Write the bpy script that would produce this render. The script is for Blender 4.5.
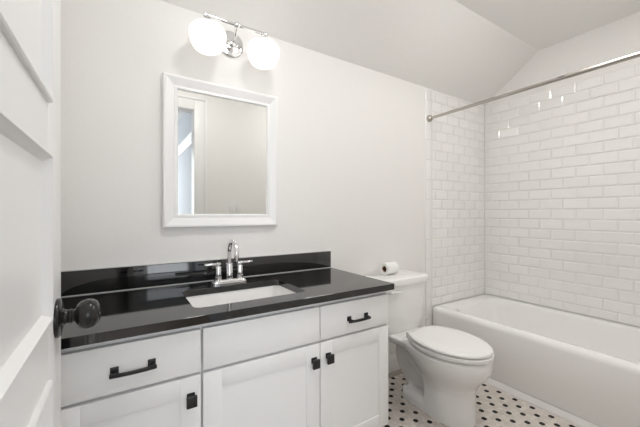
import bpy, bmesh, math, random
from mathutils import Vector, Matrix

PI = math.pi
scene = bpy.context.scene
for o in list(bpy.data.objects):
    bpy.data.objects.remove(o)
COL = scene.collection
random.seed(4)

# ------------------------------------------------------------------ camera
cam_data = bpy.data.cameras.new('camera')
cam_data.sensor_width = 36.0
cam_data.lens = 36.0 * 314.63 / 640.0
cam_data.clip_start = 0.02
cam = bpy.data.objects.new('camera', cam_data)
COL.objects.link(cam)
cam.location = (0.0, -1.59, 1.10)
cam.rotation_euler = (PI / 2, 0, -0.5676)
cam_data.shift_y = 0.3 / 640.0
scene.camera = cam

# ------------------------------------------------------------------ world, lamps, exposure
world = bpy.data.worlds.new('daylight')
scene.world = world
world.use_nodes = True
bgn = world.node_tree.nodes['Background']
bgn.inputs[0].default_value = (0.80, 0.88, 1.0, 1)
bgn.inputs[1].default_value = 1.0

scene.view_settings.view_transform = 'Standard'
scene.view_settings.look = 'None'
scene.view_settings.gamma = 1.0
scene.view_settings.use_curve_mapping = False
scene.view_settings.exposure = 0.13

GLOBE_STRENGTH = 0.8
WINDOW_FILL_POWER = 34.0  # fill light at the added hall window
CEILING_FILL = 27.0  # larger ceiling light, added out of view to brighten the room
CEILING_FILL_SMALL = 32.0  # second, smaller ceiling light, also added as fill
scene.cycles.max_bounces = 16
scene.cycles.diffuse_bounces = 12
scene.cycles.glossy_bounces = 6


def area_light(name, loc, rot, sx, sy, power, color):
    d = bpy.data.lights.new(name, 'AREA')
    d.shape = 'RECTANGLE'
    d.size = sx
    d.size_y = sy
    d.energy = power
    d.color = color
    o = bpy.data.objects.new(name, d)
    COL.objects.link(o)
    o.location = loc
    o.rotation_euler = rot
    return o


# fill light added behind the doorway, set at an invented hall window
area_light('window_fill', (-0.35, -4.50, 1.35), (PI / 2, 0, 0), 1.9, 1.7, WINDOW_FILL_POWER, (0.93, 0.97, 1.0))


# ------------------------------------------------------------------ materials
def mat(name, color, rough=0.5, metal=0.0, emit=None, emit_strength=0.0, ior=1.5, coat=0.0, spec=0.5):
    m = bpy.data.materials.new(name)
    m.use_nodes = True
    b = m.node_tree.nodes['Principled BSDF']
    b.inputs['Base Color'].default_value = (*color, 1)
    b.inputs['Roughness'].default_value = rough
    b.inputs['Metallic'].default_value = metal
    b.inputs['IOR'].default_value = ior
    b.inputs['Specular IOR Level'].default_value = spec
    if coat:
        b.inputs['Coat Weight'].default_value = coat
        b.inputs['Coat Roughness'].default_value = 0.05
    if emit:
        b.inputs['Emission Color'].default_value = (*emit, 1)
        b.inputs['Emission Strength'].default_value = emit_strength
    return m


def noisy(m, scale, c0, c1, detail=4.0, p0=0.35, p1=0.65, bump=0.0):
    """procedural colour variation (object coordinates) and optional fine bump"""
    nt = m.node_tree
    b = nt.nodes['Principled BSDF']
    tc = nt.nodes.new('ShaderNodeTexCoord')
    n = nt.nodes.new('ShaderNodeTexNoise')
    n.inputs['Scale'].default_value = scale
    n.inputs['Detail'].default_value = detail
    r = nt.nodes.new('ShaderNodeValToRGB')
    r.color_ramp.elements[0].position = p0
    r.color_ramp.elements[1].position = p1
    r.color_ramp.elements[0].color = (*c0, 1)
    r.color_ramp.elements[1].color = (*c1, 1)
    nt.links.new(tc.outputs['Object'], n.inputs['Vector'])
    nt.links.new(n.outputs['Fac'], r.inputs['Fac'])
    nt.links.new(r.outputs['Color'], b.inputs['Base Color'])
    if bump:
        bp = nt.nodes.new('ShaderNodeBump')
        bp.inputs['Strength'].default_value = bump
        bp.inputs['Distance'].default_value = 0.002
        nt.links.new(n.outputs['Fac'], bp.inputs['Height'])
        nt.links.new(bp.outputs['Normal'], b.inputs['Normal'])
    return m


def island_tint(m, c0, c1):
    nt = m.node_tree
    b = nt.nodes['Principled BSDF']
    g = nt.nodes.new('ShaderNodeNewGeometry')
    r = nt.nodes.new('ShaderNodeValToRGB')
    r.color_ramp.elements[0].color = (*c0, 1)
    r.color_ramp.elements[1].color = (*c1, 1)
    nt.links.new(g.outputs['Random Per Island'], r.inputs['Fac'])
    nt.links.new(r.outputs['Color'], b.inputs['Base Color'])
    return m


M = {}
M['wall'] = noisy(mat('wall_paint', (.78, .765, .74), .6, spec=.3), 60, (.815, .805, .79), (.825, .815, .80), bump=.04)
M['ceiling'] = noisy(mat('ceiling_paint', (.77, .755, .73), .75, spec=.2), 50, (.81, .80, .785), (.82, .81, .795))
M['trim'] = mat('trim_paint', (.82, .82, .815), .35)
M['door'] = mat('door_paint', (.86, .86, .855), .32)
M['cab'] = mat('cabinet_paint', (.86, .86, .86), .38)
M['cab_in'] = mat('cabinet_gap', (.42, .42, .42), .6)
M['tile'] = island_tint(mat('glazed_tile', (.83, .82, .805), .10, ior=1.75), (.84, .833, .823), (.865, .858, .848))
M['grout'] = mat('tile_grout', (.70, .685, .66), .85)
M['hexw'] = island_tint(mat('hex_white', (.7, .65, .6), .3), (.60, .55, .505), (.74, .69, .64))
M['hexb'] = mat('hex_black', (.010, .0095, .009), .55, spec=.25)
M['hexg'] = mat('hex_grout', (.42, .385, .35), .9)
M['porcelain'] = mat('porcelain', (.88, .877, .87), .10, coat=.3)
M['tub'] = mat('tub_enamel', (.90, .897, .89), .16, coat=.2)
M['seat'] = mat('seat_plastic', (.87, .867, .86), .25)
M['granite'] = noisy(mat('black_granite', (.008, .008, .008), .06, ior=1.72), 420, (.006, .006, .006), (.03, .029, .028), detail=2, p0=.52, p1=.72)
M['chrome'] = mat('chrome', (.78, .78, .79), .06, 1.0)
M['nickel'] = mat('brushed_nickel', (.50, .475, .44), .26, 1.0)
M['mirror'] = mat('mirror_silver', (.81, .815, .80), .005, 1.0)
M['frame'] = mat('frame_paint', (.85, .85, .85), .3)
M['black'] = mat('matte_black_metal', (.012, .012, .012), .4)
M['bronze'] = mat('dark_bronze', (.026, .025, .024), .16, .35)
M['globe'] = mat('lit_opal_glass', (.6, .6, .59), .25, emit=(1.0, .965, .91), emit_strength=GLOBE_STRENGTH)
M['lens'] = mat('fill_lens', (.9, .9, .9), .4, emit=(1, .98, .955), emit_strength=CEILING_FILL)  # glowing lens of the larger added ceiling light
M['lens_small'] = mat('fill_lens_small', (.9, .9, .9), .4, emit=(1, .98, .955), emit_strength=CEILING_FILL_SMALL)  # same for the smaller added ceiling light
M['paper'] = noisy(mat('tissue_paper', (.86, .86, .85), .9), 90, (.84, .84, .83), (.88, .88, .87), bump=.2)
M['card'] = mat('cardboard', (.22, .11, .06), .9)
M['blue'] = mat('pale_blue_paint', (.68, .715, .75), .7)
M['wood'] = noisy(mat('floor_wood', (.3, .2, .12), .4), 9, (.25, .16, .09), (.36, .25, .16))
M['switch'] = mat('switch_plastic', (.80, .80, .79), .35)
M['caulk'] = mat('caulk', (.6, .6, .59), .6)
M['strip'] = mat('strip_paint', (.70, .69, .675), .45)
M['drain'] = mat('dark_drain', (.03, .03, .03), .5)


# ------------------------------------------------------------------ mesh helpers
def chain_loc(o):
    v = Vector((0, 0, 0))
    while o is not None:
        v += o.location
        o = o.parent
    return v


def obj(name, bm, m, parent=None, smooth=35, loc=None, label=None, kind=None):
    """link a bmesh (world coordinates) as one mesh object; loc = its own origin"""
    base = chain_loc(parent) if parent else Vector((0, 0, 0))
    org = Vector(loc) if loc is not None else base.copy()
    bmesh.ops.recalc_face_normals(bm, faces=bm.faces)
    bmesh.ops.translate(bm, vec=-org, verts=bm.verts)
    me = bpy.data.meshes.new(name)
    bm.to_mesh(me)
    bm.free()
    for mm in (m if isinstance(m, (list, tuple)) else [m]):
        me.materials.append(mm)
    if smooth:
        me.polygons.foreach_set('use_smooth', [True] * len(me.polygons))
        me.set_sharp_from_angle(angle=math.radians(smooth))
    o = bpy.data.objects.new(name, me)
    COL.objects.link(o)
    if parent:
        o.parent = parent
    o.location = org - base
    if label:
        o['label'] = label
    if kind:
        o['kind'] = kind
    return o


def tag(o, label, cat, group=None, kind=None):
    o['label'] = label
    o['category'] = cat
    if group:
        o['group'] = group
    if kind:
        o['kind'] = kind
    return o


def thing(name, label, cat, loc, group=None):
    o = bpy.data.objects.new(name, None)
    o.empty_display_size = .05
    COL.objects.link(o)
    o.location = loc
    return tag(o, label, cat, group)


def structure(name, bm, m, label, cat, smooth=35):
    o = obj(name, bm, m, None, smooth)
    return tag(o, label, cat, kind='structure')


def box(bm, x0, x1, y0, y1, z0, z1, bev=0.0, seg=2):
    r = bmesh.ops.create_cube(bm, size=1.0)
    vs = r['verts']
    for v in vs:
        v.co = Vector(((x0 + x1) / 2 + v.co.x * (x1 - x0), (y0 + y1) / 2 + v.co.y * (y1 - y0), (z0 + z1) / 2 + v.co.z * (z1 - z0)))
    if bev:
        es = list({e for v in vs for e in v.link_edges})
        bmesh.ops.bevel(bm, geom=es, offset=bev, segments=seg, affect='EDGES', profile=.5)
    return bm


def B(*a, **k):
    return box(bmesh.new(), *a, **k)


def frame_of(d):
    d = Vector(d).normalized()
    u = Vector((0, 0, 1)) if abs(d.z) < .9 else Vector((1, 0, 0))
    a = d.cross(u).normalized()
    b = d.cross(a).normalized()
    return a, b, d


def loft(bm, loops, cap0=True, cap1=True, close=True):
    rings = [[bm.verts.new(p) for p in L] for L in loops]
    n = len(rings[0])
    for i in range(len(rings) - 1):
        A, Bq = rings[i], rings[i + 1]
        for j in range(n if close else n - 1):
            k = (j + 1) % n
            bm.faces.new((A[j], A[k], Bq[k], Bq[j]))
    if cap0:
        bm.faces.new(list(reversed(rings[0])))
    if cap1:
        bm.faces.new(rings[-1])
    return bm


def lathe(bm, prof, origin, axis=(0, 0, 1), n=32, caps=True):
    a, b, d = frame_of(axis)
    o = Vector(origin)
    loops = []
    for r, h in prof:
        r = max(r, 1e-4)
        loops.append([o + d * h + a * (r * math.cos(2 * PI * i / n)) + b * (r * math.sin(2 * PI * i / n)) for i in range(n)])
    return loft(bm, loops, caps, caps)


def tube(bm, pts, r, n=14, flat=1.0):
    pts = [Vector(p) for p in pts]
    loops = []
    ref = None
    for i, p in enumerate(pts):
        d = (pts[min(i + 1, len(pts) - 1)] - pts[max(i - 1, 0)]).normalized()
        if ref is None:
            a, b, _ = frame_of(d)
        else:
            a = (ref - d * ref.dot(d)).normalized()
            b = d.cross(a)
        ref = a
        rr = r[i] if isinstance(r, (list, tuple)) else r
        loops.append([p + a * (rr * math.cos(2 * PI * k / n)) + b * (rr * flat * math.sin(2 * PI * k / n)) for k in range(n)])
    return loft(bm, loops)


def spline(pts, n=8):
    """Catmull-Rom through the points"""
    P = [Vector(p) for p in pts]
    P = [P[0] * 2 - P[1]] + P + [P[-1] * 2 - P[-2]]
    out = []
    for i in range(1, len(P) - 2):
        for k in range(n):
            t = k / n
            a, b, c, d = P[i - 1], P[i], P[i + 1], P[i + 2]
            out.append(.5 * ((2 * b) + (c - a) * t + (2 * a - 5 * b + 4 * c - d) * t * t + (3 * b - a - 3 * c + d) * t ** 3))
    out.append(P[-2])
    return out


def rrect(x0, x1, y0, y1, r, z, n=6):
    pts = []
    for cx, cy, a0 in ((x1 - r, y1 - r, 0), (x0 + r, y1 - r, 90), (x0 + r, y0 + r, 180), (x1 - r, y0 + r, 270)):
        for i in range(n + 1):
            a = math.radians(a0 + 90 * i / n)
            pts.append(Vector((cx + r * math.cos(a), cy + r * math.sin(a), z)))
    return pts


def prism_x(bm, prof, x0, x1):
    """prof: (y, z) outline extruded along x"""
    return loft(bm, [[Vector((x0, y, z)) for y, z in prof], [Vector((x1, y, z)) for y, z in prof]])


def prism_y(bm, prof, y0, y1):
    return loft(bm, [[Vector((x, y0, z)) for x, z in prof], [Vector((x, y1, z)) for x, z in prof]])


def remeshed(bm, voxel, smooth_iter=6):
    me = bpy.data.meshes.new('tmp')
    bmesh.ops.recalc_face_normals(bm, faces=bm.faces)
    bm.to_mesh(me)
    bm.free()
    o = bpy.data.objects.new('tmp', me)
    COL.objects.link(o)
    r = o.modifiers.new('r', 'REMESH')
    r.mode = 'VOXEL'
    r.voxel_size = voxel
    s = o.modifiers.new('s', 'SMOOTH')
    s.factor = .5
    s.iterations = smooth_iter
    dg = bpy.context.evaluated_depsgraph_get()
    dg.update()
    ev = o.evaluated_get(dg)
    m2 = bpy.data.meshes.new_from_object(ev)
    bpy.data.objects.remove(o)
    out = bmesh.new()
    out.from_mesh(m2)
    bpy.data.meshes.remove(m2)
    return out


# ------------------------------------------------------------------ room dimensions
XL, XR = -0.205, 2.763          # left wall, face of the right wall's tile
YF = -1.50                      # wall with the doorway (faces the mirror)
KNEE, FLAT, FLAT_Y = 2.065, 2.378, -0.434
TT = 0.007                      # tile thickness
XT0, XT1 = 1.962, 2.034         # bullnose column of the tile on the back wall
TILE_TOP = 2.0485
PITCH, LONG = 0.0763, 0.1526
ROW0 = .904 - 7 * PITCH         # a row boundary just below the tub rim

# ------------------------------------------------------------------ setting
# floor: white hexagon mosaic with black hexagons at regular steps
P = 0.02693
RY = P * math.sqrt(3) / 2
bm = bmesh.new()
box(bm, XL - .1, XR + .1, -1.62, .1, -.08, -.0012)
AX, AY = 1.652, -.639
R_HEX = P / math.sqrt(3) * .975
for r in range(-34, 25):
    y = AY + r * RY
    for c in range(-75, 45):
        x = AX + (c + (.5 if r % 2 else 0)) * P
        if not (XL < x < 2.05 and -1.53 < y < 0):
            continue
        black = (r % 4 == 0 and c % 4 == 0) or (r % 4 == 2 and (c - 1) % 4 == 0)
        # row r = 2 mod 4 is displaced by two pitches
        if r % 4 == 2:
            black = (c % 4 == 2)
        f = bm.faces.new([bm.verts.new((x + R_HEX * math.sin(k * PI / 3), y + R_HEX * math.cos(k * PI / 3), 0)) for k in range(6)])
        f.material_index = 2 if black else 1
floor = bm
me_faces = [f for f in floor.faces if len(f.verts) == 6]
structure('floor', floor, [M['hexg'], M['hexw'], M['hexb']], 'white hexagon mosaic floor with black hexagon dots', 'floor', smooth=0)

structure('wall_back', B(XL - .1, XR + .1, 0, .1, 0, 2.5), M['wall'], 'painted off white wall behind vanity and toilet', 'wall')
structure('wall_left', B(XL - .1, XL, -1.62, 0, 0, 2.5), M['wall'], 'painted wall behind the open door', 'wall')
wr = structure('wall_right', B(XR + TT, XR + .12, -1.62, .1, 0, 2.5), M['wall'], 'wall along the bathtub, tiled to above the curtain rod', 'wall')
bm = bmesh.new()
DX0, DX1, DH = -0.100, 0.579, 2.055
box(bm, XL - .1, DX0 - .02, -1.62, YF, 0, 2.5)
box(bm, DX1 + .02, XR + .12, -1.62, YF, 0, 2.5)
box(bm, DX0 - .02, DX1 + .02, -1.62, YF, DH + .02, 2.5)
structure('wall_front', bm, M['wall'], 'painted wall with the doorway, opposite the mirror', 'wall')
bm = bmesh.new()
prism_x(bm, [(.1, KNEE - .0721), (FLAT_Y, FLAT), (-1.62, FLAT), (-1.62, FLAT + .14), (.1, FLAT + .14)], XL - .1, XR + .12)
structure('ceiling', bm, M['ceiling'], 'painted ceiling sloping down to the vanity wall', 'ceiling', smooth=20)


# ------------------------------------------------------------------ wall tile
def tile_piece(bm, f, u0, u1, z0, z1, bevel=.0085, gap=.0009):
    """one bevelled tile; f(u, z, h) -> world point, h = height above the wall"""
    u0 += gap; u1 -= gap; z0 += gap; z1 -= gap
    bu = min(bevel, (u1 - u0) * .3)
    bz = min(bevel, (z1 - z0) * .3)
    h0, h1 = TT * .5, TT
    A = [bm.verts.new(f(u, z, 0)) for u, z in ((u0, z0), (u1, z0), (u1, z1), (u0, z1))]
    C = [bm.verts.new(f(u, z, h0)) for u, z in ((u0, z0), (u1, z0), (u1, z1), (u0, z1))]
    D = [bm.verts.new(f(u, z, h1)) for u, z in ((u0 + bu, z0 + bz), (u1 - bu, z0 + bz), (u1 - bu, z1 - bz), (u0 + bu, z1 - bz))]
    for k in range(4):
        q = (k + 1) % 4
        bm.faces.new((A[k], A[q], C[q], C[k]))
        bm.faces.new((C[k], C[q], D[q], D[k]))
    bm.faces.new(D)


def tile_field(f, ua, ub, origin, zb, zt, flip=0):
    bm = bmesh.new()
    r = 0
    while True:
        z0 = ROW0 + r * PITCH
        z1 = z0 + PITCH
        if z0 > zt - .006:
            break
        z0c, z1c = max(z0, zb), min(z1, zt)
        if z1c - z0c > .006:
            off = 0 if (r + flip) % 2 else LONG / 2
            k = math.floor((ua - origin - off) / LONG)
            u = origin + off + k * LONG
            while u < ub:
                a, b = max(u, ua), min(u + LONG, ub)
                if b - a > .006:
                    tile_piece(bm, f, a, b, z0c, z1c)
                u += LONG
        r += 1
    return bm


TZ0 = .384
fR = lambda u, z, h: Vector((XR + TT - h, u, z))
# rows are counted from ROW0; the row around z = 1.095 has joints at y = -0.824
bm = tile_field(fR, YF, -.001, -.824, TZ0, TILE_TOP, flip=0)
t = obj('tile_cladding', bm, M['tile'], wr, smooth=0, label='white bevelled subway tile in running bond')
obj('tile_grout', B(XR + TT * .75, XR + TT + .01, YF, 0, TZ0, TILE_TOP), M['grout'], wr, smooth=0)
wb = bpy.data.objects['wall_back']
fB = lambda u, z, h: Vector((u, -h, z))
bm = tile_field(fB, XT1 + .002, XR, XR, TZ0, TILE_TOP + .0, flip=1)
obj('tile_cladding', bm, M['tile'], wb, smooth=0, label='white bevelled subway tile in running bond')
obj('tile_grout', B(XT0 + .004, XR + TT, -TT * .3, .01, TZ0, TILE_TOP), M['grout'], wb, smooth=0)
# bullnose column
bm = bmesh.new()
z = .0
k = 0
zz = ROW0 - 3 * LONG + .0763
while zz < TILE_TOP:
    z0, z1 = max(zz, .001), min(zz + LONG, TILE_TOP)
    if z1 - z0 > .01:
        prof = [(XT0, 0), (XT0 + .0005, -.003), (XT0 + .004, -.0065), (XT0 + .010, -TT - .001), (XT1 - .008, -TT - .001), (XT1, -TT * .5), (XT1, 0)]
        loft(bm, [[Vector((x, y, z0 + .0012)) for x, y in prof], [Vector((x, y, z1 - .0012)) for x, y in prof]])
    zz += LONG
obj('bullnose_edge', bm, M['tile'], wb, smooth=40, label='vertical column of rounded white edge tiles')

# baseboards, tub floor trim, door casing
bp = [(0, 0), (-.014, 0), (-.014, .088), (-.011, .096), (-.011, .102), (-.006, .108), (-.004, .113), (0, .113)]
bm = prism_x(bmesh.new(), bp, 1.0615, XT0 - .001)
structure('baseboard_back', bm, M['trim'], 'white moulded baseboard behind the toilet', 'baseboard', smooth=20)
bm = prism_x(bmesh.new(), [(YF - y, z) for y, z in bp], DX1 + .115, 2.0)
structure('baseboard_front', bm, M['trim'], 'white baseboard on the wall opposite the mirror', 'baseboard', smooth=20)
bm = loft(bmesh.new(), [[Vector((x, y, z)) for x, z in ((2.045, 0), (2.006, 0), (2.007, .005), (2.011, .011), (2.034, .021), (2.045, .0275))] for y in (-.010, YF)])
structure('trim_1', bm, M['strip'], 'white floor strip along the foot of the bathtub', 'trim', smooth=40)
bm = bmesh.new()
CW = .092
for (xa, xb) in ((DX0 - CW, DX0), (DX1, DX1 + CW)):
    box(bm, max(xa, XL + .001), xb, YF, YF + .012, 0, DH + CW, bev=.002)
    if xa > 0:
        box(bm, xb, xb + .022, YF, YF + .022, 0, DH + CW + .022, bev=.004)
        box(bm, xa + .004, xa + .018, YF + .012, YF + .016, 0, DH + CW - .01, bev=.002)
box(bm, DX0, DX1, YF, YF + .012, DH, DH + CW, bev=.002)
box(bm, DX0 - CW, DX1 + CW, YF, YF + .022, DH + CW, DH + CW + .022, bev=.004)
box(bm, DX0 - .02, DX0, -1.62, YF, 0, DH)
box(bm, DX1, DX1 + .02, -1.62, YF, 0, DH)
box(bm, DX0 - .02, DX1 + .02, -1.62, YF, DH, DH + .02)
structure('trim_2', bm, M['trim'], 'white casing and jambs of the doorway', 'trim')

# ------------------------------------------------------------------ room behind the doorway (seen in the mirror)
structure('floor_hall', B(-2.2, .95, -4.72, -1.62, -.08, 0), M['wood'], 'wooden floor of the room behind the doorway', 'floor')
structure('wall_hall_right', B(.80, .95, -4.72, -1.62, 0, 2.60), M['blue'], 'pale blue wall seen through the doorway in the mirror', 'wall')
structure('wall_hall_left', B(-2.35, -2.2, -4.72, -1.62, 0, 2.60), M['blue'], 'pale blue wall left of the added hall window', 'wall')
bm = bmesh.new()
WX0, WX1, WZ0, WZ1 = -1.3, .6, .5, 2.2  # opening of an invented window, there to carry the fill light
box(bm, -2.35, WX0, -4.72, -4.60, 0, 2.6)
box(bm, WX1, .95, -4.72, -4.60, 0, 2.6)
box(bm, WX0, WX1, -4.72, -4.60, 0, WZ0)
box(bm, WX0, WX1, -4.72, -4.60, WZ1, 2.6)
structure('wall_hall_back', bm, M['blue'], 'pale blue wall with the opening of the added hall window', 'wall')
structure('ceiling_hall', B(-2.35, .95, -4.72, -1.62, 2.60, 2.7), M['ceiling'], 'ceiling of the room behind the doorway', 'ceiling')
bm = prism_y(bmesh.new(), [(.80, 2.00), (.782, 2.005), (.77, 2.03), (.755, 2.09), (.74, 2.105), (.80, 2.11)], -4.60, -1.64)
structure('trim_3', bm, M['trim'], 'white picture rail on the pale blue wall seen in the mirror', 'trim')
bm = bmesh.new()
for (a, b, c, d) in ((WX0, WX0 + .06, WZ0, WZ1), (WX1 - .06, WX1, WZ0, WZ1), (WX0, WX1, WZ0, WZ0 + .06), (WX0, WX1, WZ1 - .06, WZ1), (WX0, WX1, 1.33, 1.37), (-.37, -.33, WZ0, WZ1)):
    box(bm, a, b, -4.70, -4.66, c, d)
structure('added_window_1', bm, M['trim'], 'white window frame added for the fill light in the room behind the doorway', 'window')

# ------------------------------------------------------------------ the open door
LX0, LX1 = -.134, -.099        # leaf thickness
LY0, LY1 = YF + .012, -.777    # hinge edge, free edge
ST = .138                      # stile width
RAILS = [(.010, .190), (.461, .553), (.824, .926), (1.196, 1.285), (1.556, 1.648), (1.918, 2.032)]
bm = bmesh.new()
box(bm, LX0, LX1, LY1 - ST, LY1, .010, 2.032, bev=.0015)
box(bm, LX0, LX1, LY0, LY0 + ST, .010, 2.032, bev=.0015)
for z0, z1 in RAILS:
    box(bm, LX0, LX1, LY0 + ST, LY1 - ST, z0, z1)
door = structure('door_1', bm, M['door'], 'white five panel door standing open at left', 'door')
for i in range(5):
    z0, z1 = RAILS[i][1], RAILS[i + 1][0]
    bm = bmesh.new()
    ya, yb = LY0 + ST, LY1 - ST
    box(bm, LX0 + .006, LX1 - .006, ya - .005, yb + .005, z0 - .005, z1 + .005)
    for face, sgn in ((LX1, 1), (LX0, -1)):
        # moulding standing proud of the stiles, sloping in to the recessed panel
        loops = []
        for inset, h in ((-.002, -.004), (-.002, .0055), (.000, .0070), (.003, .0070), (.006, .002), (.009, -.0015), (.012, -.0065)):
            a, b, c, d = ya + inset, yb - inset, z0 + inset, z1 - inset
            x = face + sgn * h
            loops.append([Vector((x, a, c)), Vector((x, b, c)), Vector((x, b, d)), Vector((x, a, d))])
        loft(bm, loops, False, False)
    obj('door_panel', bm, M['door'], door, smooth=25)
kn = bpy.data.objects.new('door_knob', None)
KY, KZ = -.830, .905
bm = bmesh.new()
lathe(bm, [(.036, 0), (.036, .004), (.033, .007), (.021, .009), (.016, .011), (.0138, .012), (.0138, .014), (.012, .017), (.014, .020), (.014, .0225), (.0118, .024), (.0118, .0265),
           (.014, .029), (.021, .0315), (.026, .037), (.0286, .0445), (.0288, .050), (.027, .057), (.022, .063), (.013, .067), (.0, .0685)], (LX1, KY, KZ), (1, 0, 0), 40, True)
obj('door_knob', bm, M['bronze'], door, smooth=50, label='dark bronze round door knob with round rosette')
bm = bmesh.new()
lathe(bm, [(.034, 0), (.034, .004), (.014, .009), (.0125, .028), (.024, .034), (.029, .045), (.028, .055), (.018, .062), (.0, .064)], (LX0, KY, KZ), (-1, 0, 0), 32, True)
obj('door_knob', bm, M['bronze'], door, smooth=50, label='dark bronze round door knob on the wall side')

# ------------------------------------------------------------------ vanity cabinet
VX0, VX1 = -.150, 1.060
VF = -.522                      # front face of doors and drawers
FB = -.503                      # face frame
cab = thing('vanity_cabinet', 'white shaker vanity cabinet under the black granite countertop', 'cabinet', (.455, -.25, 0))
bm = bmesh.new()
TH = .016
for xa, xb in ((VX0, .2185), (.2345, VX1)):
    box(bm, xa, xb, FB + .004, -.003, .100, .595)
    box(bm, xa, xa + TH, FB + .004, -.003 if xa == VX0 else -.484, .595, .7470)
    box(bm, xb - TH, xb, FB + .004, -.003 if xb == VX1 else -.484, .595, .7470)
    box(bm, xa + TH, xb - TH, FB + .004, -.484, .595, .7470)
    box(bm, xa + TH, xb - TH, -.012, -.003, .595, .7470)
box(bm, VX0, VX1, FB - .003, FB + .016, .729, .7472)
box(bm, VX1 - .001, VX1, FB - .002, -.003, .100, .7470)
box(bm, .2185, .2345, FB + .012, FB + .020, .100, .729)
box(bm, XL + .001, VX0, FB, FB + .019, .100, .7470)
obj('carcass', bm, M['cab'], cab)
obj('toe_kick', B(XL + .001, VX1 - .002, -.44, -.42, 0, .1), M['cab'], cab)
S = [(VX0, .2225), (.2305, .6795), (.6845, VX1)]


def slab_front(name, x0, x1, z0, z1):
    return obj(name, B(x0, x1, VF, FB - .0005, z0, z1, bev=.0015), M['cab'], cab)


def shaker_door(x0, x1, z0, z1, st=.060):
    bm = bmesh.new()
    box(bm, x0, x0 + st, VF, FB - .0005, z0, z1, bev=.001)
    box(bm, x1 - st, x1, VF, FB - .0005, z0, z1, bev=.001)
    box(bm, x0 + st, x1 - st, VF, FB - .0005, z0, z0 + st, bev=.001)
    box(bm, x0 + st, x1 - st, VF, FB - .0005, z1 - st, z1, bev=.001)
    d = obj('cabinet_door', bm, M['cab'], cab)
    obj('recessed_panel', B(x0 + st - .003, x1 - st + .003, VF + .0035, FB - .003, z0 + st - .003, z1 - st + .003), M['cab'], d)
    return d


def pull(parent, xc, zc, w=.118):
    bm = bmesh.new()
    for s in (-1, 1):
        x = xc + s * (w / 2 - .012)
        box(bm, x - .0105, x + .0105, VF - .004, VF, zc - .009, zc + .011, bev=.001)
        box(bm, x - .007, x + .007, VF - .022, VF - .003, zc - .009, zc + .000, bev=.001)
    pr = []
    n = 10
    for i in range(n + 1):
        t = -1 + 2 * i / n
        pr.append((xc + t * w / 2, -.016 - .005 * (1 - t * t)))
    loops = [[Vector((x, VF + y - .005, zc - .012)), Vector((x, VF + y + .003, zc - .012)), Vector((x, VF + y + .003, zc - .003)), Vector((x, VF + y - .005, zc - .003))] for x, y in pr]
    loft(bm, loops)
    obj('drawer_pull', bm, M['black'], parent, label='matte black bar drawer pull with square posts')


def knob(parent, xc, zc):
    bm = bmesh.new()
    box(bm, xc - .012, xc + .012, VF - .005, VF, zc - .004, zc + .017, bev=.001)
    box(bm, xc - .009, xc + .009, VF - .016, VF - .004, zc - .008, zc + .012, bev=.001)
    box(bm, xc - .0155, xc + .0155, VF - .025, VF - .015, zc - .020, zc + .015, bev=.0015)
    obj('cabinet_knob', bm, M['black'], parent, label='matte black rectangular cabinet knob')


ZD0, ZD1, ZT = .120, .5785, .7255
ZB = .5895
dl = slab_front('drawer', S[0][0], S[0][1], ZB, ZT)
slab_front('false_drawer_front', S[1][0], S[1][1], ZB, ZT)
dr = slab_front('drawer', S[2][0], S[2][1], ZB, ZT)
pull(dl, .035, .654)
pull(dr, .875, .651)
d1 = shaker_door(S[0][0], S[0][1], ZD0, ZD1)
d2 = shaker_door(S[1][0], S[1][1], ZD0, ZD1)
d3 = shaker_door(S[2][0], S[2][1], ZD0, ZD1, .058)
knob(d1, .192, .512)
knob(d2, .652, .512)
knob(d3, .720, .515)

# ------------------------------------------------------------------ countertop, sink, faucet
CZ0, CZ1 = .7475, .775
CX1, CYF = 1.0795, -.5405
SX0, SX1, SY0, SY1 = .218, .664, -.448, -.163
top = thing('countertop', 'polished black granite vanity countertop around the sink', 'countertop', (.44, -.27, CZ0))
bm = bmesh.new()
n = 6
inner = rrect(SX0, SX1, SY0, SY1, .028, CZ1, n)
cx, cy = (SX0 + SX1) / 2, (SY0 + SY1) / 2


def project(p, x0, x1, y0, y1):
    d = Vector((p.x - cx, p.y - cy))
    ts = []
    if d.x: ts.append(((x1 if d.x > 0 else x0) - cx) / d.x)
    if d.y: ts.append(((y1 if d.y > 0 else y0) - cy) / d.y)
    t = min(ts)
    return Vector((cx + d.x * t, cy + d.y * t, p.z))


# top with a rounded-rectangle cut-out: outer ring takes the corners exactly
bx0, bx1, by0, by1 = XL + .001, CX1, CYF, -.001
outer = []
for q, (ex, ey) in enumerate(((bx1, by1), (bx0, by1), (bx0, by0), (bx1, by0))):
    for i in range(n + 1):
        t = i / n
        if q == 0: p = (bx1, SY1 + (by1 - SY1) * min(1, 2 * t)) if t <= .5 else (bx1 - (bx1 - SX1) * (2 * t - 1), by1)
        if q == 1: p = (SX0 - (SX0 - bx0) * min(1, 2 * t), by1) if t <= .5 else (bx0, by1 - (by1 - SY1) * (2 * t - 1))
        if q == 2: p = (bx0, SY0 - (SY0 - by0) * min(1, 2 * t)) if t <= .5 else (bx0 + (SX0 - bx0) * (2 * t - 1), by0)
        if q == 3: p = (SX1 + (bx1 - SX1) * min(1, 2 * t), by0) if t <= .5 else (bx1, by0 + (SY0 - by0) * (2 * t - 1))
        outer.append(Vector((p[0], p[1], CZ1)))
e = .0003
ctr = lambda v: Vector((max(bx0 + e, min(bx1 - e, v.x)), max(by0 + e, min(by1 - e, v.y)), CZ1))
dn = lambda L, z: [Vector((p.x, p.y, z)) for p in L]
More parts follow.
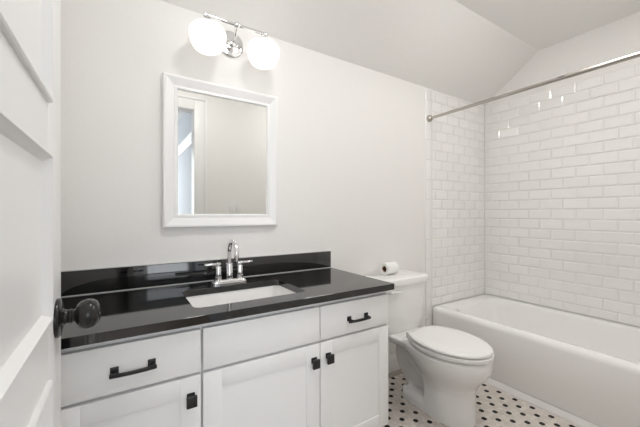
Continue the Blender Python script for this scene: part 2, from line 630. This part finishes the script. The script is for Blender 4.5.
loft(bm, [dn(inner, CZ0), dn(inner, CZ1 - .001), [Vector((p.x + (.001 if p.x > cx else -.001), p.y + (.001 if p.y > cy else -.001), CZ1)) for p in inner],
          [ctr(p) for p in outer], dn(outer, CZ1 - e), dn(outer, CZ0), dn(inner, CZ0)], False, False)
bmesh.ops.remove_doubles(bm, verts=bm.verts, dist=1e-5)
obj('slab', bm, M['granite'], top, smooth=30)
tag(obj('backsplash', B(XL + .001, CX1, -.020, -.0005, CZ1 + .0002, .8735, bev=.0015), M['granite'], loc=(.44, -.01, CZ1 + .0002)), 'low black granite backsplash strip standing against the wall behind the faucet', 'backsplash')

bs = bpy.data.objects['backsplash']
obj('caulk_seam', B(XL + .002, CX1 - .001, -.0215, -.0195, CZ1 + .0002, CZ1 + .0032), M['caulk'], bs, smooth=0, label='thin pale caulk seam')
obj('caulk_seam', B(XL + .002, CX1 - .001, -.008, -.0004, .8732, .8755), M['caulk'], bs, smooth=0, label='thin pale caulk seam')

sink = thing('sink', 'white rectangular undermount sink below the black countertop', 'sink', (cx, cy, .62))
bm = bmesh.new()
loops = []
for ins, z, r in ((-.022, CZ0 - .001, .04), (-.022, CZ0 - .012, .04), (.0, .640, .05), (.03, .612, .05), (.10, .604, .04)):
    loops.append(rrect(SX0 + ins - .008, SX1 - ins + .008, SY0 + ins - .008, SY1 - ins + .008, r, z, n))
inn = []
for ins, z, r in ((-.004, CZ0 - .001, .032), (-.003, CZ0 - .01, .032), (.004, .68, .036), (.012, .645, .05), (.04, .622, .05), (.10, .615, .03)):
    inn.append(rrect(SX0 + ins, SX1 - ins, SY0 + ins, SY1 - ins, r, z, n))
loft(bm, list(reversed(loops)) + inn, True, True)
obj('basin', bm, M['porcelain'], sink, smooth=40)
bm = lathe(bmesh.new(), [(.022, 0), (.022, .003), (.018, .004), (.015, .002), (.0, .002)], (cx, cy, .6152), n=24)
obj('drain', bm, M['chrome'], sink)

fx, fy = .436, -.113
fau = thing('faucet', 'chrome gooseneck faucet with two lever handles behind the sink', 'faucet', (fx, fy, CZ1))
bm = bmesh.new()
loft(bm, [rrect(fx - a, fx + a, fy - b, fy + b, .012, z, 5) for a, b, z in ((.079, .026, CZ1), (.079, .026, CZ1 + .008), (.077, .024, CZ1 + .010), (.069, .021, CZ1 + .019), (.065, .018, CZ1 + .021))])
obj('base_plate', bm, M['chrome'], fau)
bm = bmesh.new()
lathe(bm, [(.0160, .020), (.0160, .090), (.0150, .093), (.0115, .094)], (fx, fy, CZ1), n=28)
zc = CZ1 + .146
R = .054
pts = [(fx, fy, CZ1 + .09), (fx, fy, CZ1 + .12)] + [(fx, fy - R + R * math.cos(a), zc + R * math.sin(a)) for a in [math.radians(d) for d in range(0, 200, 10)]]
last = Vector(pts[-1])
dirv = (last - Vector(pts[-2])).normalized()
pts.append(tuple(last + dirv * .022))
tube(bm, pts, .0098, 18)
obj('spout', bm, M['chrome'], fau, smooth=45)
for s in (-1, 1):
    hx = fx + s * .0508
    bm = lathe(bmesh.new(), [(.0155, .019), (.0155, .034), (.0135, .036), (.0135, .078), (.0125, .081), (.008, .083), (.0065, .085), (.0065, .099), (.0, .0995)], (hx, fy, CZ1), n=24)
    h = obj('handle', bm, M['chrome'], fau)
    z = CZ1 + .0925
    bm = lathe(bmesh.new(), [(.0, -.012), (.005, -.0115), (.006, -.010), (.006, .060), (.005, .0615), (.0, .062)], (hx, fy, z), (s, 0, 0), n=16)
    obj('lever', bm, M['chrome'], h)

# ------------------------------------------------------------------ mirror
MX0, MX1, MZ0, MZ1 = .164, .726, 1.036, 1.735
mir = thing('wall_mirror', 'rectangular wall mirror in a wide white sloping frame', 'mirror', ((MX0 + MX1) / 2, 0, MZ0))
bm = bmesh.new()
loops = []
for ins, y in ((.004, -.001), (0, -.004), (0, -.024), (.004, -.030), (.012, -.031), (.020, -.028), (.046, -.019), (.052, -.021), (.058, -.021), (.0635, -.014), (.0635, -.001)):
    loops.append([Vector((MX0 + ins, y, MZ0 + ins)), Vector((MX1 - ins, y, MZ0 + ins)), Vector((MX1 - ins, y, MZ1 - ins)), Vector((MX0 + ins, y, MZ1 - ins))])
loops.append(loops[0])
loft(bm, loops, False, False)
bmesh.ops.remove_doubles(bm, verts=bm.verts, dist=1e-6)
obj('frame', bm, M['frame'], mir, smooth=25)
obj('glass', B(MX0 + .060, MX1 - .060, -.013, -.004, MZ0 + .060, MZ1 - .060), M['mirror'], mir, smooth=0)

# ------------------------------------------------------------------ vanity light
BXA, BXB, BY, BZ = .335, .600, -.128, 1.990
vl = thing('vanity_light', 'chrome two globe vanity light above the mirror', 'light fixture', (.475, 0, 1.965))
bm = lathe(bmesh.new(), [(.066, 0), (.066, .006), (.062, .010), (.054, .012), (.052, .016), (.040, .020), (.036, .024), (.026, .027), (.022, .034), (.012, .040), (.0, .042)], (.475, -.0005, 1.958), (0, -1, 0), 40)
obj('backplate', bm, M['chrome'], vl, smooth=40)
bm = bmesh.new()
tube(bm, spline([(.475, -.035, 1.958), (.475, -.062, 1.955), (.472, -.092, 1.962), (.468, BY + .012, 1.978), (.4675, BY, BZ)], 6), .0085, 14)
lathe(bm, [(.0, -.014), (.010, -.012), (.0135, -.004), (.0135, .004), (.010, .012), (.0, .014)], (.4675, BY, BZ), (1, 0, 0), 20)
obj('arm', bm, M['chrome'], vl, smooth=45)
bm = tube(bmesh.new(), [(BXA - .012, BY, BZ), (BXB + .012, BY, BZ)], .0075, 16)
for x, s in ((BXA - .012, -1), (BXB + .012, 1)):
    lathe(bm, [(.0, -.006), (.009, -.004), (.0115, .002), (.009, .008), (.0, .010)], (x, BY, BZ), (s, 0, 0), 18)
obj('crossbar', bm, M['chrome'], vl, smooth=45)
for x in (BXA, BXB):
    bm = lathe(bmesh.new(), [(.008, .0), (.008, -.016), (.015, -.019), (.024, -.023), (.033, -.030), (.037, -.039), (.037, -.046)], (x, BY, BZ), n=28)
    c = obj('shade_holder', bm, M['chrome'], vl, smooth=45)
    prof = [(.032, -.044), (.050, -.046), (.064, -.052), (.0735, -.062), (.0795, -.076), (.0805, -.089), (.0790, -.103), (.0745, -.119), (.0675, -.136), (.059, -.149), (.049, -.157), (.037, -.161), (.020, -.163), (.0, -.1635)]
    bm = lathe(bmesh.new(), prof, (x, BY, BZ), n=40)
    obj('globe', bm, M['globe'], c, smooth=60, label='lit white opal glass globe')

# ------------------------------------------------------------------ added ceiling fill lights (out of view), ceiling cover
for clx, cly, cr, lm, lab in ((1.66, -1.02, .17, 'lens', 'added round flush ceiling fill light over the toilet, out of view'),
                              (.50, -.92, .13, 'lens_small', 'added smaller round ceiling fill light in front of the vanity, out of view')):
    cl = thing('added_ceiling_light', lab, 'light fixture', (clx, cly, FLAT), 'added ceiling lights')
    bm = lathe(bmesh.new(), [(.0, 0), (cr + .012, 0), (cr + .012, -.022), (cr + .006, -.028), (cr - .002, -.028), (.0, -.020)], (clx, cly, FLAT), n=48)
    obj('trim_ring', bm, M['trim'], cl, smooth=40)
    bm = lathe(bmesh.new(), [(cr - .003, -.024), (cr - .006, -.038), (cr * .85, -.055), (cr * .6, -.068), (cr * .3, -.075), (.0, -.077)], (clx, cly, FLAT), n=48)
    obj('lens', bm, M[lm], cl, smooth=60)
dx, dy = 1.765, -.545
det = thing('ceiling_cover', 'small flat white round ceiling cover cut by the top edge of the picture', 'cover plate', (dx, dy, FLAT))
obj('plate', lathe(bmesh.new(), [(.0, 0), (.048, 0), (.050, -.003), (.046, -.005), (.0, -.0065)], (dx, dy, FLAT), n=40), M['trim'], det)
obj('centre_screw', lathe(bmesh.new(), [(.0, -.006), (.006, -.006), (.005, -.008), (.0, -.0085)], (dx, dy, FLAT), n=16), M['black'], det)

# ------------------------------------------------------------------ toilet
TX = 1.535
toi = thing('toilet', 'white two piece toilet with closed lid between vanity and bathtub', 'toilet', (TX, -.40, 0))


def egg(z, yb, yf, hw, ym, back=.62, n=44, pw=2.0):
    """outline seen from above: rounded front at yf, squared back at yb"""
    half = []
    for i in range(n + 1):
        t = i / n
        a = PI * t                      # 0 = front, pi = back
        y = ym + (yf - ym) * math.cos(a) if t <= .5 else ym + (yb - ym) * (-math.cos(a))
        if t <= .5:
            w = hw * math.sin(a) ** (2 / pw)
        else:
            q = -math.cos(a)            # 0..1 towards the back
            w = hw * (1 - (1 - back) * q ** 2)
            edge = max(0, 1 - ((q - .86) / .14) ** 2) ** .5 if q > .86 else 1
            w *= max(edge, .0)
        half.append((w, y))
    pts = [Vector((TX + w, y, z)) for w, y in half]
    pts += [Vector((TX - w, y, z)) for w, y in reversed(half[1:-1])]
    return pts


bm = bmesh.new()
RIM = .360
# bowl body sweeping down to the front column
loft(bm, [egg(*a) for a in (
    (RIM, -.26, -.722, .166, -.50, .62), (RIM - .012, -.25, -.730, .176, -.50, .62), (.325, -.25, -.732, .178, -.50, .60), (.300, -.275, -.728, .174, -.50, .56),
    (.272, -.305, -.716, .164, -.495, .56), (.245, -.340, -.696, .149, -.49, .62), (.218, -.375, -.675, .133, -.49, .72), (.195, -.400, -.660, .122, -.49, .84),
    (.160, -.412, -.650, .115, -.50, .92), (.100, -.415, -.648, .114, -.50, .95), (.035, -.415, -.650, .115, -.50, .95), (0, -.415, -.652, .116, -.50, .95))])
# foot reaching back under the trapway
loft(bm, [egg(*a) for a in ((0, -.240, -.640, .112, -.45, .92), (.038, -.240, -.640, .112, -.45, .92), (.056, -.247, -.630, .104, -.45, .90), (.062, -.255, -.62, .09, -.45, .88))])
# rear deck carrying the tank
loft(bm, [rrect(TX - a, TX + a, y0, y1, .03, z) for a, y0, y1, z in ((.128, -.32, -.035, .352), (.136, -.33, -.030, .344), (.132, -.33, -.030, .322), (.110, -.33, -.045, .300), (.06, -.33, -.08, .285))])
# trapway
tube(bm, spline([(TX, -.46, .11), (TX, -.395, .135), (TX, -.335, .185), (TX, -.280, .235), (TX, -.225, .255), (TX, -.205, .205), (TX, -.235, .145), (TX, -.285, .085), (TX, -.315, .02)], 6), .036, 20, 2.45)
bm = remeshed(bm, .0062, 4)
bmesh.ops.delete(bm, geom=[v for v in bm.verts if v.co.z < -.02], context='VERTS')
mz = min(v.co.z for v in bm.verts)
for v in bm.verts:
    if v.co.z < .012:
        v.co.z = max(v.co.z, .0005) if v.co.z > .004 else .0005
obj('bowl', bm, M['porcelain'], toi, smooth=60)

bm = loft(bmesh.new(), [egg(*a) for a in ((RIM - .002, -.34, -.655, .110, -.498, .60), (RIM + .0090, -.34, -.655, .110, -.498, .60), (RIM + .0092, -.299, -.735, .179, -.498, .58), (RIM + .0105, -.297, -.737, .181, -.498, .58), (RIM + .0245, -.297, -.737, .181, -.498, .58), (RIM + .0255, -.299, -.735, .179, -.498, .58))])
obj('seat', bm, M['seat'], toi, smooth=50)
bm = loft(bmesh.new(), [egg(*a) for a in ((RIM + .024, -.34, -.655, .110, -.498, .60), (RIM + .0340, -.34, -.655, .110, -.498, .60), (RIM + .0342, -.302, -.731, .175, -.498, .58), (RIM + .0352, -.300, -.733, .177, -.498, .58), (RIM + .043, -.300, -.733, .177, -.498, .58),
                                          (RIM + .048, -.305, -.728, .172, -.498, .58), (RIM + .0515, -.325, -.703, .149, -.498, .58), (RIM + .053, -.37, -.643, .09, -.498, .58))])
obj('lid', bm, M['seat'], toi, smooth=50)
for s in (-1, 1):
    obj('hinge', B(TX + s * .07 - .018, TX + s * .07 + .018, -.312, -.276, RIM - .016, RIM + .036, bev=.006, seg=3), M['seat'], toi)


def tank_loop(z, hw, yf, bulge, yb=-.012, r=.03):
    pts = rrect(TX - hw, TX + hw, yf, yb, r, z, 7)
    out = []
    for p in pts:
        # front face bows outward
        t = (yb - p.y) / (yb - yf)
        out.append(Vector((p.x, p.y - bulge * t * (1 - ((p.x - TX) / hw) ** 2), z)))
    return out


def dense(loop, m=4):
    out = []
    for i, p in enumerate(loop):
        q = loop[(i + 1) % len(loop)]
        k = 10 if (q - p).length > .08 else 1
        for j in range(k):
            out.append(p.lerp(q, j / k))
    return out


def tank_dense(z, hw, yf, bulge, r=.03, yb=-.012):
    pts = dense(rrect(TX - hw, TX + hw, yf, yb, r, z, 7))
    return [Vector((p.x, p.y - bulge * ((yb - p.y) / (yb - yf)) * (1 - ((p.x - TX) / hw) ** 2), z)) for p in pts]


bm = loft(bmesh.new(), [tank_dense(*a) for a in ((.346, .155, -.165, .018, .03), (.350, .170, -.172, .020, .03), (.364, .181, -.178, .022, .03), (.42, .190, -.182, .024), (.52, .200, -.188, .026), (.655, .209, -.194, .028))])
obj('tank', bm, M['porcelain'], toi, smooth=45)
bm = loft(bmesh.new(), [tank_dense(*a) for a in ((.655, .214, -.200, .030), (.658, .219, -.205, .031), (.684, .223, -.209, .031), (.694, .220, -.206, .031), (.6985, .212, -.198, .030), (.700, .19, -.18, .026))])
obj('tank_lid', bm, M['porcelain'], toi, smooth=45)
bm = bmesh.new()
lathe(bm, [(.013, 0), (.013, .006), (.008, .010), (.008, .018)], (TX - .150, -.199, .622), (0, -1, 0), 20)
tube(bm, [(TX - .155, -.222, .622), (TX - .13, -.226, .622), (TX - .10, -.228, .619), (TX - .075, -.229, .615)], [.007, .008, .0075, .006], 14)
obj('flush_lever', bm, M['seat'], toi, smooth=50, label='white flush lever on the tank front')
for s in (-1, 1):
    bm = lathe(bmesh.new(), [(.013, -.012), (.013, .008), (.010, .016), (.0, .019)], (TX + s * .094, -.275, .058), n=18)
    obj('bolt_cap', bm, M['seat'], toi)

# toilet paper on the tank lid
rz = .700 + .0395
rl = thing('toilet_paper_roll', 'white toilet paper roll lying on the toilet tank lid', 'toilet paper', (1.505, -.085, .7005))
ax = Vector((1, .04, 0)).normalized()
o0 = Vector((1.505, -.085, rz)) - ax * .05
bm = lathe(bmesh.new(), [(.0195, 0), (.037, 0), (.0393, .003), (.0393, .097), (.037, .10), (.0195, .10), (.0195, 0)], o0, ax, 36, False)
bmesh.ops.remove_doubles(bm, verts=bm.verts, dist=1e-6)
obj('paper', bm, M['paper'], rl, smooth=40)
bm = lathe(bmesh.new(), [(.0175, .002), (.0192, .002), (.0192, .098), (.0175, .098), (.0175, .002)], o0, ax, 28, False)
bmesh.ops.remove_doubles(bm, verts=bm.verts, dist=1e-6)
obj('core', bm, M['card'], rl, smooth=40)

# ------------------------------------------------------------------ bathtub
BX0, BX1, BY0, BY1, BH = 2.040, XR - .001, YF + .002, -.0085, .382
tub = thing('bathtub', 'white alcove bathtub below the subway tile', 'bathtub', ((BX0 + BX1) / 2, (BY0 + BY1) / 2, 0))
bm = bmesh.new()
L = []
for ins, z, r in ((.004, .0285, .004), (.0, .034, .004), (.0, BH - .034, .004), (.002, BH - .022, .006), (.008, BH - .011, .010), (.018, BH - .003, .014), (.030, BH, .02)):
    L.append(rrect(BX0 + ins, BX1 - ins * .0, BY0, BY1, r, z, 7))
for fr, bk, en, z, r in ((.056, .034, .085, BH - .0002, .10), (.074, .048, .098, BH - .004, .11), (.086, .054, .112, BH - .018, .12), (.098, .060, .128, BH - .06, .12), (.115, .075, .165, .20, .12), (.135, .095, .20, .11, .12), (.17, .13, .25, .075, .11), (.22, .18, .32, .068, .08)):
    L.append(rrect(BX0 + fr, BX1 - bk, BY0 + en, BY1 - en, r, z, 7))
loft(bm, L, True, True)
obj('tub_shell', bm, M['tub'], tub, smooth=50)
bm = lathe(bmesh.new(), [(.025, 0), (.025, .003), (.018, .004), (.0, .003)], ((BX0 + BX1) / 2 + .02, BY0 + .42, .068), n=24)
obj('drain', bm, M['chrome'], tub)
# caulk line where tub meets tile is part of the grout; towel of light on the rim comes from the lamps

# ------------------------------------------------------------------ shower rod
RX, RZ = 1.994, 1.8265
rod = thing('shower_curtain_rod', 'brushed nickel shower curtain rod above the bathtub', 'curtain rod', (RX, -.75, RZ))
bm = tube(bmesh.new(), [(RX, -.010, RZ), (RX, -.90, RZ)], .0105, 24)
obj('inner_tube', bm, M['nickel'], rod)
bm = lathe(bmesh.new(), [(.0125, 0), (.0125, .60)], (RX, -.885, RZ), (0, -1, 0), 24)
obj('outer_tube', bm, M['nickel'], rod)
obj('locking_slot', B(RX - .0112, RX - .008, -.882, -.852, RZ + .0025, RZ + .0065), M['black'], rod, label='small black slot where the rod telescopes')
for y, s in ((-.0085, -1), (YF + .0005, 1)):
    bm = lathe(bmesh.new(), [(.026, 0), (.026, .010), (.0225, .020), (.018, .026), (.0115, .028)], (RX, y, RZ), (0, s, 0), 28)
    obj('end_flange', bm, M['nickel'], rod, smooth=40)

# ------------------------------------------------------------------ light switch on the wall facing the mirror
sw = thing('light_switch', 'white double light switch plate seen in the mirror', 'light switch', (.96, YF, 1.15))
obj('plate', B(.902, 1.018, YF, YF + .006, 1.095, 1.212, bev=.003), M['switch'], sw)
for x in (.933, .987):
    obj('rocker', B(x - .017, x + .017, YF + .005, YF + .010, 1.12, 1.187, bev=.002), M['switch'], sw)
